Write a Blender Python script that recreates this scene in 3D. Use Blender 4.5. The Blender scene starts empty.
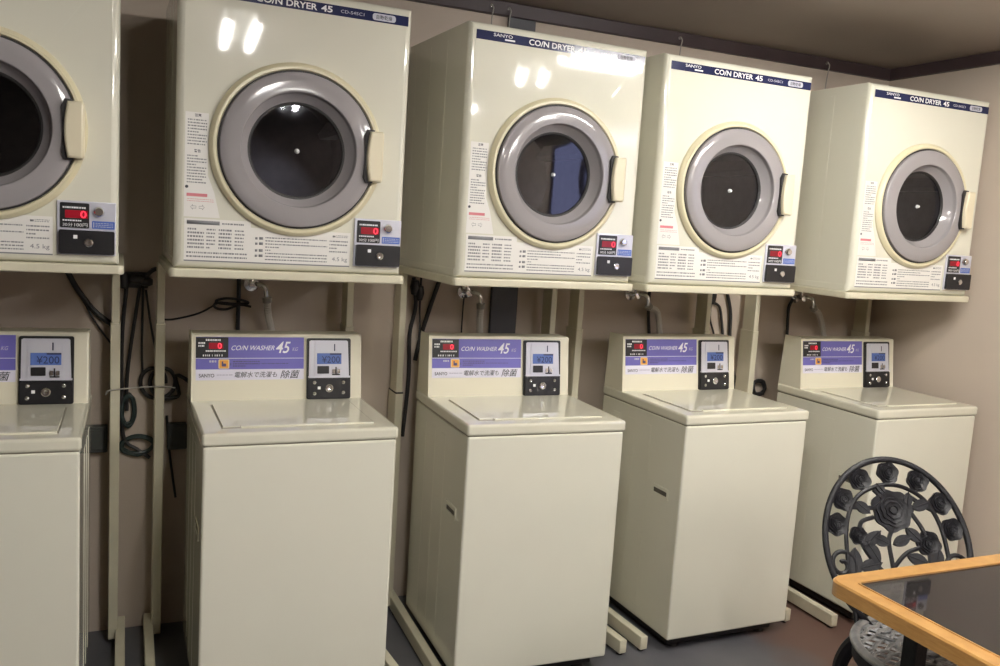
import bpy, bmesh, math, random
from mathutils import Matrix, Vector
R = math.radians
rnd = random.Random(7)
scene = bpy.context.scene
C = scene.collection

# ------------------------------------------------------------------ camera, world, exposure
cam_data = bpy.data.cameras.new('camera')
cam = bpy.data.objects.new('camera', cam_data)
C.objects.link(cam)
cam.location = (0, 0, 1.411)
cam.rotation_euler = (R(82.8446), R(-3.6479), R(-23.2553))
cam_data.sensor_width = 36
cam_data.lens = 31.54
cam_data.clip_start = 0.02
scene.camera = cam

world = bpy.data.worlds.new('world')
scene.world = world
world.use_nodes = True
world.node_tree.nodes['Background'].inputs[0].default_value = (0.5, 0.5, 0.55, 1)
world.node_tree.nodes['Background'].inputs[1].default_value = 0.02
vs = scene.view_settings
vs.view_transform = 'Standard'
vs.look = 'None'
vs.gamma = 1
vs.use_curve_mapping = False
vs.exposure = 0.29
TUBE_POWER = 150.0
CEIL = 2.19
scene.cycles.caustics_reflective = False


# ------------------------------------------------------------------ materials
def mat(name, col, rough=0.5, metal=0.0, spec=0.5, coat=0.0, emit=None, estr=0.0, noise=0.0, nscale=8.0, bump=0.0, bscale=60.0):
    m = bpy.data.materials.new(name)
    m.use_nodes = True
    nt = m.node_tree
    b = nt.nodes['Principled BSDF']
    b.inputs['Base Color'].default_value = (*col, 1)
    b.inputs['Roughness'].default_value = rough
    b.inputs['Metallic'].default_value = metal
    b.inputs['Specular IOR Level'].default_value = spec
    b.inputs['Coat Weight'].default_value = coat
    b.inputs['Coat Roughness'].default_value = 0.08
    if emit:
        b.inputs['Emission Color'].default_value = (*emit, 1)
        b.inputs['Emission Strength'].default_value = estr
    tc = nt.nodes.new('ShaderNodeTexCoord')
    if noise:
        n = nt.nodes.new('ShaderNodeTexNoise')
        n.inputs['Scale'].default_value = nscale
        n.inputs['Detail'].default_value = 5
        r = nt.nodes.new('ShaderNodeValToRGB')
        r.color_ramp.elements[0].position = 0.3
        r.color_ramp.elements[1].position = 0.7
        r.color_ramp.elements[0].color = (*[c * (1 - noise) for c in col], 1)
        r.color_ramp.elements[1].color = (*[min(1, c * (1 + noise)) for c in col], 1)
        nt.links.new(tc.outputs['Object'], n.inputs['Vector'])
        nt.links.new(n.outputs['Fac'], r.inputs['Fac'])
        nt.links.new(r.outputs['Color'], b.inputs['Base Color'])
    if bump:
        n2 = nt.nodes.new('ShaderNodeTexNoise')
        n2.inputs['Scale'].default_value = bscale
        bp = nt.nodes.new('ShaderNodeBump')
        bp.inputs['Strength'].default_value = bump
        bp.inputs['Distance'].default_value = 0.004
        nt.links.new(tc.outputs['Object'], n2.inputs['Vector'])
        nt.links.new(n2.outputs['Fac'], bp.inputs['Height'])
        nt.links.new(bp.outputs['Normal'], b.inputs['Normal'])
    return m


cream = mat('cream_enamel', (0.705, 0.685, 0.572), 0.05, noise=0.015, nscale=3)
cream_lid = mat('cream_gloss_plastic', (0.69, 0.665, 0.54), 0.035, spec=0.9, noise=0.015, nscale=4)
cream_panel = mat('cream_panel_plastic', (0.74, 0.70, 0.56), 0.3)
bezel_m = mat('yellowed_cream_plastic', (0.67, 0.61, 0.415), 0.32)
handle_m = mat('aged_ivory_plastic', (0.72, 0.65, 0.47), 0.35)
stand_m = mat('cream_painted_steel', (0.62, 0.58, 0.44), 0.35, noise=0.04, nscale=14)
grey_m = mat('grey_door_plastic', (0.31, 0.288, 0.292), 0.12)
black_m = mat('black_plastic', (0.012, 0.012, 0.014), 0.3)
slot_m = mat('dark_slot_plastic', (0.10, 0.09, 0.07), 0.7)
rubber_m = mat('black_rubber', (0.015, 0.013, 0.013), 0.6)
drum_m = mat('drum_steel', (0.22, 0.22, 0.235), 0.4, metal=0.7, noise=0.1, nscale=30)
chrome = mat('chrome', (0.75, 0.75, 0.76), 0.12, metal=1.0)
navy_m = mat('navy_print', (0.022, 0.026, 0.075), 0.12, spec=0.25)
white_ink = mat('white_ink', (0.85, 0.85, 0.85), 0.5)
pale_ink = mat('pale_ink', (0.55, 0.55, 0.62), 0.5)
dark_ink = mat('dark_ink', (0.05, 0.05, 0.06), 0.6)
grey_ink = mat('grey_ink', (0.19, 0.19, 0.20), 0.6)
red_ink = mat('red_ink', (0.62, 0.20, 0.22), 0.6)
sheet_m = mat('white_sticker', (0.78, 0.755, 0.71), 0.4)
silver_m = mat('silver_plastic', (0.62, 0.62, 0.69), 0.3, metal=0.25)
purple_m = mat('purple_print', (0.150, 0.135, 0.45), 0.3)
lilac_m = mat('lilac_white_print', (0.74, 0.72, 0.82), 0.3)
blue_m = mat('blue_label', (0.06, 0.13, 0.46), 0.4)
orange_m = mat('orange_icon', (0.80, 0.36, 0.05), 0.45)
cream_ink = mat('icon_border', (0.80, 0.62, 0.30), 0.45)
lcd_m = mat('blue_backlit_display', (0.06, 0.10, 0.27), 0.3, emit=(0.12, 0.20, 0.52), estr=0.15)
lcd_ink = mat('display_digits', (0.01, 0.015, 0.06), 0.4)
red_dim = mat('red_display_window', (0.10, 0.008, 0.012), 0.25, emit=(0.6, 0.0, 0.02), estr=0.25)
red_lit = mat('red_lit_digit', (0.5, 0.02, 0.03), 0.3, emit=(1.0, 0.03, 0.07), estr=1.1)
cord_m = mat('black_cord_sheath', (0.018, 0.016, 0.016), 0.45)
green_m = mat('dark_green_cord_sheath', (0.02, 0.035, 0.032), 0.45)
hose_m = mat('pale_grey_hose', (0.60, 0.57, 0.52), 0.35)
tie_m = mat('white_twist_tie', (0.36, 0.34, 0.30), 0.5)
box_m = mat('dark_green_box_plastic', (0.060, 0.062, 0.056), 0.6)
duct_m = mat('dark_grey_strip', (0.055, 0.055, 0.065), 0.5)
trim_m = mat('dark_brown_trim', (0.050, 0.032, 0.034), 0.45, noise=0.15, nscale=5)
iron_m = mat('black_cast_metal', (0.006, 0.0055, 0.007), 0.45, spec=0.25, noise=0.25, nscale=40, bump=0.15, bscale=160)
seat_iron = mat('gleam_grey_cast_metal', (0.26, 0.26, 0.265), 0.3, metal=0.6, noise=0.3, nscale=30)  # dark seat metal coloured lighter to stand for the gleam on top
table_dark = mat('dark_gloss_table_panel', (0.016, 0.014, 0.014), 0.035, spec=0.22)
lamp_body = mat('white_lamp_housing', (0.6, 0.6, 0.58), 0.4)
tube_m = mat('fluorescent_tube', (0.9, 0.9, 0.9), 0.4, emit=(1.0, 0.975, 0.925), estr=TUBE_POWER)


def wood_material():
    m = bpy.data.materials.new('honey_wood')
    m.use_nodes = True
    nt = m.node_tree
    b = nt.nodes['Principled BSDF']
    tc = nt.nodes.new('ShaderNodeTexCoord')
    mp = nt.nodes.new('ShaderNodeMapping')
    mp.inputs['Scale'].default_value = (6, 6, 60)
    n = nt.nodes.new('ShaderNodeTexNoise')
    n.inputs['Scale'].default_value = 5
    n.inputs['Detail'].default_value = 6
    n.inputs['Distortion'].default_value = 0.6
    r = nt.nodes.new('ShaderNodeValToRGB')
    r.color_ramp.elements[0].position = 0.3
    r.color_ramp.elements[1].position = 0.72
    r.color_ramp.elements[0].color = (0.33, 0.165, 0.045, 1)
    r.color_ramp.elements[1].color = (0.44, 0.24, 0.075, 1)
    nt.links.new(tc.outputs['Object'], mp.inputs['Vector'])
    nt.links.new(mp.outputs['Vector'], n.inputs['Vector'])
    nt.links.new(n.outputs['Fac'], r.inputs['Fac'])
    nt.links.new(r.outputs['Color'], b.inputs['Base Color'])
    b.inputs['Roughness'].default_value = 0.33
    return m


def glass_material():
    m = bpy.data.materials.new('smoked_door_glass')
    m.use_nodes = True
    nt = m.node_tree
    for n in list(nt.nodes):
        nt.nodes.remove(n)
    out = nt.nodes.new('ShaderNodeOutputMaterial')
    tr = nt.nodes.new('ShaderNodeBsdfTransparent')
    tr.inputs[0].default_value = (0.42, 0.42, 0.47, 1)
    gl = nt.nodes.new('ShaderNodeBsdfGlossy')
    gl.inputs['Roughness'].default_value = 0.03
    gl.inputs['Color'].default_value = (0.9, 0.9, 1, 1)
    fr = nt.nodes.new('ShaderNodeFresnel')
    fr.inputs[0].default_value = 1.6
    mx = nt.nodes.new('ShaderNodeMixShader')
    nt.links.new(fr.outputs[0], mx.inputs[0])
    nt.links.new(tr.outputs[0], mx.inputs[1])
    nt.links.new(gl.outputs[0], mx.inputs[2])
    nt.links.new(mx.outputs[0], out.inputs[0])
    return m


def floor_material():
    m = bpy.data.materials.new('worn_linoleum')
    m.use_nodes = True
    nt = m.node_tree
    b = nt.nodes['Principled BSDF']
    tc = nt.nodes.new('ShaderNodeTexCoord')
    n = nt.nodes.new('ShaderNodeTexNoise')
    n.inputs['Scale'].default_value = 3.0
    n.inputs['Detail'].default_value = 8
    r = nt.nodes.new('ShaderNodeValToRGB')
    r.color_ramp.elements[0].position = 0.32
    r.color_ramp.elements[1].position = 0.7
    r.color_ramp.elements[0].color = (0.082, 0.084, 0.095, 1)
    r.color_ramp.elements[1].color = (0.140, 0.138, 0.148, 1)
    sx = nt.nodes.new('ShaderNodeSeparateXYZ')
    n2 = nt.nodes.new('ShaderNodeTexNoise')
    n2.inputs['Scale'].default_value = 5.0
    ma = nt.nodes.new('ShaderNodeMath')
    ma.operation = 'MULTIPLY_ADD'
    ma.inputs[1].default_value = 0.5
    mr = nt.nodes.new('ShaderNodeMapRange')
    mr.inputs[1].default_value = 2.26
    mr.inputs[2].default_value = 2.52
    red = nt.nodes.new('ShaderNodeMix')
    red.data_type = 'RGBA'
    red.inputs[7].default_value = (0.120, 0.070, 0.054, 1)
    nt.links.new(tc.outputs['Object'], n.inputs['Vector'])
    nt.links.new(tc.outputs['Object'], n2.inputs['Vector'])
    nt.links.new(tc.outputs['Object'], sx.inputs[0])
    nt.links.new(n2.outputs['Fac'], ma.inputs[0])
    nt.links.new(sx.outputs['X'], ma.inputs[2])
    nt.links.new(ma.outputs[0], mr.inputs[0])
    nt.links.new(n.outputs['Fac'], r.inputs['Fac'])
    nt.links.new(mr.outputs[0], red.inputs[0])
    nt.links.new(r.outputs['Color'], red.inputs[6])
    nt.links.new(red.outputs[2], b.inputs['Base Color'])
    b.inputs['Roughness'].default_value = 0.42
    return m


wood_m = wood_material()
glass_m = glass_material()
floor_m = floor_material()
wall_m = mat('taupe_wall_paint', (0.55, 0.465, 0.385), 0.75, noise=0.05, nscale=2.2, bump=0.05, bscale=120)
dark_wall_m = mat('dark_unseen_wall', (0.16, 0.125, 0.10), 0.6, noise=0.1, nscale=3)  # unseen walls coloured dark to cut the bounce light
ceil_m = mat('brown_ceiling_board', (0.33, 0.285, 0.245), 0.5, noise=0.10, nscale=1.3)
window_m = mat('dusk_window_pane', (0.05, 0.06, 0.10), 0.1, emit=(0.46, 0.49, 0.80), estr=2.6)


# ------------------------------------------------------------------ mesh helpers
def finish(bm, name, material, angle=34):
    me = bpy.data.meshes.new(name)
    bmesh.ops.recalc_face_normals(bm, faces=bm.faces)
    bm.to_mesh(me)
    bm.free()
    me.materials.append(material)
    for p in me.polygons:
        p.use_smooth = True
    me.set_sharp_from_angle(angle=R(angle))
    if name != 'drum':
        for p in me.polygons:          # broad flat faces stay flat, rounded edges are smooth
            if p.area > 0.0012:
                p.use_smooth = False
    return me


def obj(name, bm, material, parent=None, angle=34, label=None):
    me = bm if isinstance(bm, bpy.types.Mesh) else finish(bm, name, material, angle)
    if isinstance(bm, bpy.types.Mesh):
        me.name = name
        me.materials.clear()
        me.materials.append(material)
    o = bpy.data.objects.new(name, me)
    C.objects.link(o)
    if parent:
        o.parent = parent
    if label:
        o['label'] = label
    return o


def thing(name, label, cat, loc=(0, 0, 0), rz=0.0, group=None):
    o = bpy.data.objects.new(name, None)
    o.empty_display_size = 0.1
    C.objects.link(o)
    o.location = loc
    o.rotation_euler = (0, 0, rz)
    o['label'] = label
    o['category'] = cat
    if group:
        o['group'] = group
    return o


def tag(o, label, cat, group=None):
    o['label'] = label
    o['category'] = cat
    if group:
        o['group'] = group
    return o


def struct(name, bm, material, label, cat):
    o = obj(name, bm, material)
    o['kind'] = 'structure'
    o['label'] = label
    o['category'] = cat
    return o


def dup(root, loc, rz, label):
    r = root.copy()
    C.objects.link(r)
    r.location = loc
    r.rotation_euler = (0, 0, rz)
    r['label'] = label
    for ch in list(root.children):
        c = ch.copy()
        C.objects.link(c)
        c.parent = r
        for g in list(ch.children):
            d = g.copy()
            C.objects.link(d)
            d.parent = c
    return r


def new():
    return bmesh.new()


def xf(bm, verts, M):
    if M is not None:
        bmesh.ops.transform(bm, matrix=M, verts=verts)


def box(bm, x0, x1, y0, y1, z0, z1, bevel=0.0, segs=2, M=None):
    r = bmesh.ops.create_cube(bm, size=1)
    vsx = r['verts']
    bmesh.ops.transform(bm, verts=vsx, matrix=Matrix.Translation(((x0 + x1) / 2, (y0 + y1) / 2, (z0 + z1) / 2)) @
                        Matrix.Diagonal((abs(x1 - x0), abs(y1 - y0), abs(z1 - z0), 1)))
    if bevel > 0:
        es = list({e for v in vsx for e in v.link_edges})
        res = bmesh.ops.bevel(bm, geom=es, offset=bevel, segments=segs, affect='EDGES', profile=0.5, clamp_overlap=True)
        fs = {f for f in res['faces']}
        vset = set()
        stack = list(res['verts'])
        while stack:
            v = stack.pop()
            if v in vset:
                continue
            vset.add(v)
            for e in v.link_edges:
                stack.append(e.other_vert(v))
        vsx = list(vset)
    xf(bm, vsx, M)
    return vsx


def prism(bm, pts, d0, d1, M=None):
    """polygon pts in the local XY plane extruded from z=d0 to z=d1, then mapped by M"""
    a = [bm.verts.new((p[0], p[1], d0)) for p in pts]
    b = [bm.verts.new((p[0], p[1], d1)) for p in pts]
    n = len(pts)
    bm.faces.new(a)
    bm.faces.new(b)
    for i in range(n):
        bm.faces.new((a[i], a[(i + 1) % n], b[(i + 1) % n], b[i]))
    xf(bm, a + b, M)
    return a + b


def lathe(bm, prof, seg=48, M=None, close=False):
    """prof of (radius, height): revolve about local Z"""
    rings = []
    vsx = []
    for (r, zz) in prof:
        if r < 1e-6:
            v = bm.verts.new((0, 0, zz))
            rings.append([v])
            vsx.append(v)
        else:
            ring = [bm.verts.new((r * math.cos(2 * math.pi * k / seg), r * math.sin(2 * math.pi * k / seg), zz)) for k in range(seg)]
            rings.append(ring)
            vsx += ring
    pairs = list(zip(rings, rings[1:]))
    if close:
        pairs.append((rings[-1], rings[0]))
    for a, b in pairs:
        if len(a) == 1 and len(b) == 1:
            continue
        for k in range(seg):
            k2 = (k + 1) % seg
            if len(a) == 1:
                bm.faces.new((a[0], b[k2], b[k]))
            elif len(b) == 1:
                bm.faces.new((a[k], a[k2], b[0]))
            else:
                bm.faces.new((a[k], a[k2], b[k2], b[k]))
    xf(bm, vsx, M)
    return vsx


def spline(pts, n=8, closed=False):
    P = [Vector(p) for p in pts]
    out = []
    m = len(P)
    rng = range(m) if closed else range(m - 1)
    for i in rng:
        p1, p2 = P[i], P[(i + 1) % m]
        p0 = P[(i - 1) % m] if (closed or i > 0) else p1 * 2 - p2
        p3 = P[(i + 2) % m] if (closed or i < m - 2) else p2 * 2 - p1
        for k in range(n):
            t = k / n
            out.append(0.5 * ((2 * p1) + (p2 - p0) * t + (2 * p0 - 5 * p1 + 4 * p2 - p3) * t * t + (3 * p1 - p0 - 3 * p2 + p3) * t ** 3))
    if not closed:
        out.append(P[-1])
    return out


def tube(bm, pts, r, seg=8, closed=False, flat=1.0, up=None, M=None):
    """sweep a round (or flattened along 'up') section along pts; r may be a list"""
    P = [Vector(p) for p in pts]
    n = len(P)
    rr = r if isinstance(r, (list, tuple)) else [r] * n
    rings = []
    vsx = []
    nrm = None
    for i in range(n):
        if closed:
            t = (P[(i + 1) % n] - P[i - 1]).normalized()
        else:
            t = (P[min(i + 1, n - 1)] - P[max(i - 1, 0)]).normalized()
        if up is not None:
            nrm = Vector(up)
            nrm = (nrm - t * nrm.dot(t)).normalized()
        elif nrm is None:
            a = Vector((0, 0, 1)) if abs(t.z) < 0.9 else Vector((1, 0, 0))
            nrm = (a - t * a.dot(t)).normalized()
        else:
            nrm = (nrm - t * nrm.dot(t)).normalized()
        b = t.cross(nrm)
        ring = []
        for k in range(seg):
            an = 2 * math.pi * k / seg
            ring.append(bm.verts.new(P[i] + b * (rr[i] * math.cos(an)) + nrm * (rr[i] * flat * math.sin(an))))
        rings.append(ring)
        vsx += ring
    for i in range(n if closed else n - 1):
        a, b2 = rings[i], rings[(i + 1) % n]
        for k in range(seg):
            bm.faces.new((a[k], a[(k + 1) % seg], b2[(k + 1) % seg], b2[k]))
    if not closed:
        bm.faces.new(rings[0])
        bm.faces.new(rings[-1])
    xf(bm, vsx, M)
    return vsx


def rpoly(x0, x1, y0, y1, r, n=4):
    """rounded rectangle outline"""
    out = []
    for (cx, cy, a0) in ((x1 - r, y1 - r, 0), (x0 + r, y1 - r, 90), (x0 + r, y0 + r, 180), (x1 - r, y0 + r, 270)):
        for k in range(n + 1):
            a = R(a0 + 90 * k / n)
            out.append((cx + r * math.cos(a), cy + r * math.sin(a)))
    return out


# ------------------------------------------------------------------ lettering
def text_mesh(s, shear=0.0, bold=0.0):
    cu = bpy.data.curves.new('lettering', 'FONT')
    cu.body = s
    cu.shear = shear
    cu.offset = bold
    cu.resolution_u = 3
    o = bpy.data.objects.new('lettering', cu)
    C.objects.link(o)
    bpy.context.view_layer.update()
    dg = bpy.context.evaluated_depsgraph_get()
    me = bpy.data.meshes.new_from_object(o.evaluated_get(dg))
    bpy.data.objects.remove(o)
    bpy.data.curves.remove(cu)
    return me


def add_text(bm, s, u0, u1, v0, v1, n, M, shear=0.0, bold=0.0):
    """fit the words s into the box u0..u1, v0..v1 of a surface frame M, n in front of it"""
    me = text_mesh(s, shear, bold)
    if not me.vertices:
        return
    xs = [v.co.x for v in me.vertices]
    ys = [v.co.y for v in me.vertices]
    sx = (u1 - u0) / (max(xs) - min(xs))
    sy = (v1 - v0) / (max(ys) - min(ys))
    T = M @ Matrix.Translation((u0 - min(xs) * sx, v0 - min(ys) * sy, n)) @ Matrix.Diagonal((sx, sy, 1, 1))
    me.transform(T)
    bm.from_mesh(me)
    bpy.data.meshes.remove(me)


def quad(bm, u0, u1, v0, v1, n, M, thick=0.0004):
    box(bm, u0, u1, v0, v1, n - thick, n, M=M)


def dashes(bm, u0, u1, v0, v1, rows, n, M, rs, fill=0.5, lo=0.004, hi=0.018, gap=0.003):
    """rows of small print too fine to read"""
    lo, hi, gap = lo * 0.55, hi * 0.6, gap * 0.5
    step = (v1 - v0) / rows
    for i in range(rows):
        y = v1 - (i + 0.5) * step
        x = u0
        while x < u1 - lo:
            w = min(rs.uniform(lo, hi), u1 - x)
            a = bm.verts.new(M @ Vector((x, y - step * fill / 2, n)))
            b = bm.verts.new(M @ Vector((x + w, y - step * fill / 2, n)))
            c = bm.verts.new(M @ Vector((x + w, y + step * fill / 2, n)))
            d = bm.verts.new(M @ Vector((x, y + step * fill / 2, n)))
            bm.faces.new((a, b, c, d))
            x += w + rs.uniform(gap * 0.5, gap * 1.5)
            if rs.random() < 0.012:
                break


# ------------------------------------------------------------------ the room
WY, WX = 3.0, 3.12
b = new(); box(b, -3.8, 3.3, -2.2, 3.2, -0.1, 0)
struct('floor', b, floor_m, 'worn grey linoleum floor turning reddish brown towards the chair', 'floor')
b = new(); box(b, -3.8, 3.3, -2.2, 3.2, CEIL, CEIL + 0.1)
struct('ceiling', b, ceil_m, 'dim brown ceiling above the dryers', 'ceiling')
b = new(); box(b, -3.8, 3.3, WY, 3.2, 0, CEIL)
struct('wall_back', b, wall_m, 'taupe painted wall behind the row of machines', 'wall')
b = new(); box(b, WX, 3.3, -2.2, WY, 0, CEIL)
struct('wall_right', b, wall_m, 'taupe painted wall at the right of the row', 'wall')
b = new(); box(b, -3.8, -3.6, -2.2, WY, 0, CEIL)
struct('wall_left', b, dark_wall_m, 'unseen darkened wall beyond the left end of the row', 'wall')
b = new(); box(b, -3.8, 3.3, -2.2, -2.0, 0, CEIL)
struct('wall_front', b, dark_wall_m, 'unseen darkened wall opposite the machines', 'wall')
b = new(); box(b, WX - 0.006, WX - 0.002, -0.85, 0.35, 1.24, 2.08)
w = struct('window_1', b, window_m, 'window in the right wall beside the camera with dusk light', 'window')
b = new()
for (y0, y1, z0, z1) in ((-0.90, -0.85, 1.19, 2.13), (0.35, 0.40, 1.19, 2.13), (-0.85, 0.35, 1.19, 1.24), (-0.85, 0.35, 2.08, 2.13), (-0.27, -0.23, 1.24, 2.08)):
    box(b, WX - 0.030, WX, y0, y1, z0, z1, 0.004)
obj('window_frame', b, trim_m, w)
b = new(); box(b, -3.6, WX - 0.022, WY - 0.022, WY, 2.142, CEIL, 0.003)
struct('trim_1', b, trim_m, 'dark brown ceiling trim along the back wall', 'trim')
b = new(); box(b, WX - 0.022, WX, -2.0, WY, 2.142, CEIL, 0.003)
struct('trim_2', b, trim_m, 'dark brown ceiling trim along the right wall', 'trim')
b = new(); box(b, 1.268, 1.374, WY - 0.018, WY, 0, 2.142, 0.003)
struct('trim_3', b, duct_m, 'dark grey vertical strip on the wall behind the middle washer', 'trim')

# ------------------------------------------------------------------ ceiling lamps (above and behind the camera)
def ceiling_light(loc, rz, length, label):
    t = thing('ceiling_light', label, 'ceiling light', loc, rz, 'fluorescent ceiling lamps')
    h = length / 2
    b = new()
    prism(b, [(-0.10, 0), (0.10, 0), (0.085, -0.028), (-0.085, -0.028)], -h - 0.03, h + 0.03,
          Matrix(((1, 0, 0, 0), (0, 0, 1, 0), (0, 1, 0, 0), (0, 0, 0, 1))))
    for s in (-1, 1):
        for x in (-0.055, 0.055):
            box(b, x - 0.014, x + 0.014, s * h - 0.012, s * h + 0.012, -0.07, -0.02, 0.003)
    obj('lamp_housing', b, lamp_body, t)
    for x in (-0.055, 0.055):
        b = new()
        tube(b, [(x, -h + 0.012, -0.052), (x, h - 0.012, -0.052)], 0.0135, 14)
        obj('tube', b, tube_m, t)
    return t


ceiling_light((0.495, 0.80, CEIL), R(5), 0.70, 'twin tube ceiling lamp mirrored at the top of the second dryer')
ceiling_light((1.95, 0.85, CEIL), R(26), 0.50, 'twin tube ceiling lamp mirrored above the middle dryer door')
ceiling_light((2.03, 1.36, CEIL), R(90), 0.42, 'short ceiling lamp mirrored on the middle dryer name strip')
ceiling_light((2.25, -1.00, CEIL), 0.0, 0.95, 'added twin tube fill lamp far behind the camera towards the right wall')  # added for fill light on the right wall and machine fronts
ceiling_light((0.99, -0.55, CEIL), 0.0, 0.50, 'short twin tube ceiling lamp just behind the camera, mirrored on the second dryer door')

# ------------------------------------------------------------------ coin dryers
DH, DWH, DDEP = 0.7316, 0.300, 0.52
DC = (0.004, 0.322)
FD = Matrix(((1, 0, 0, 0), (0, 0, -1, 0), (0, 1, 0, 0), (0, 0, 0, 1)))   # (u, v, n) -> (u, -n, v)
FDC = Matrix.Translation((DC[0], 0, DC[1])) @ FD


def dryer_body():
    bm = new()
    bv = 0.018
    x0, x1, z0, z1 = -DWH + bv, DWH - bv, bv, DH - bv
    angs = [2 * math.pi * k / 72 for k in range(72)]
    for cx, cz in ((x0, z0), (x1, z0), (x1, z1), (x0, z1)):
        angs.append(math.atan2(cz - DC[1], cx - DC[0]) % (2 * math.pi))
    angs = sorted(set(round(a, 6) for a in angs))
    rect = []
    for a in angs:
        dx, dz = math.cos(a), math.sin(a)
        ts = []
        if dx > 1e-9: ts.append((x1 - DC[0]) / dx)
        if dx < -1e-9: ts.append((x0 - DC[0]) / dx)
        if dz > 1e-9: ts.append((z1 - DC[1]) / dz)
        if dz < -1e-9: ts.append((z0 - DC[1]) / dz)
        t = min(ts)
        rect.append((DC[0] + dx * t, DC[1] + dz * t))
    mid = (z0 + z1) / 2
    hx, hz = (x1 - x0) / 2, (z1 - z0) / 2
    loops = []
    loops.append([bm.verts.new((DC[0] + 0.205 * math.cos(a), 0.03, DC[1] + 0.205 * math.sin(a))) for a in angs])
    loops.append([bm.verts.new((DC[0] + 0.205 * math.cos(a), 0.0, DC[1] + 0.205 * math.sin(a))) for a in angs])
    for k in range(5):
        t = R(90) * k / 4
        g = bv * math.sin(t)
        y = bv - bv * math.cos(t)
        loops.append([bm.verts.new((px / hx * (hx + g), y, mid + (pz - mid) / hz * (hz + g))) for px, pz in rect])
    loops.append([bm.verts.new((px / hx * DWH, DDEP, mid + (pz - mid) / hz * DH / 2)) for px, pz in rect])
    n = len(angs)
    for a, c in zip(loops, loops[1:]):
        for k in range(n):
            bm.faces.new((a[k], a[(k + 1) % n], c[(k + 1) % n], c[k]))
    bm.faces.new(loops[-1])
    return bm


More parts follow.
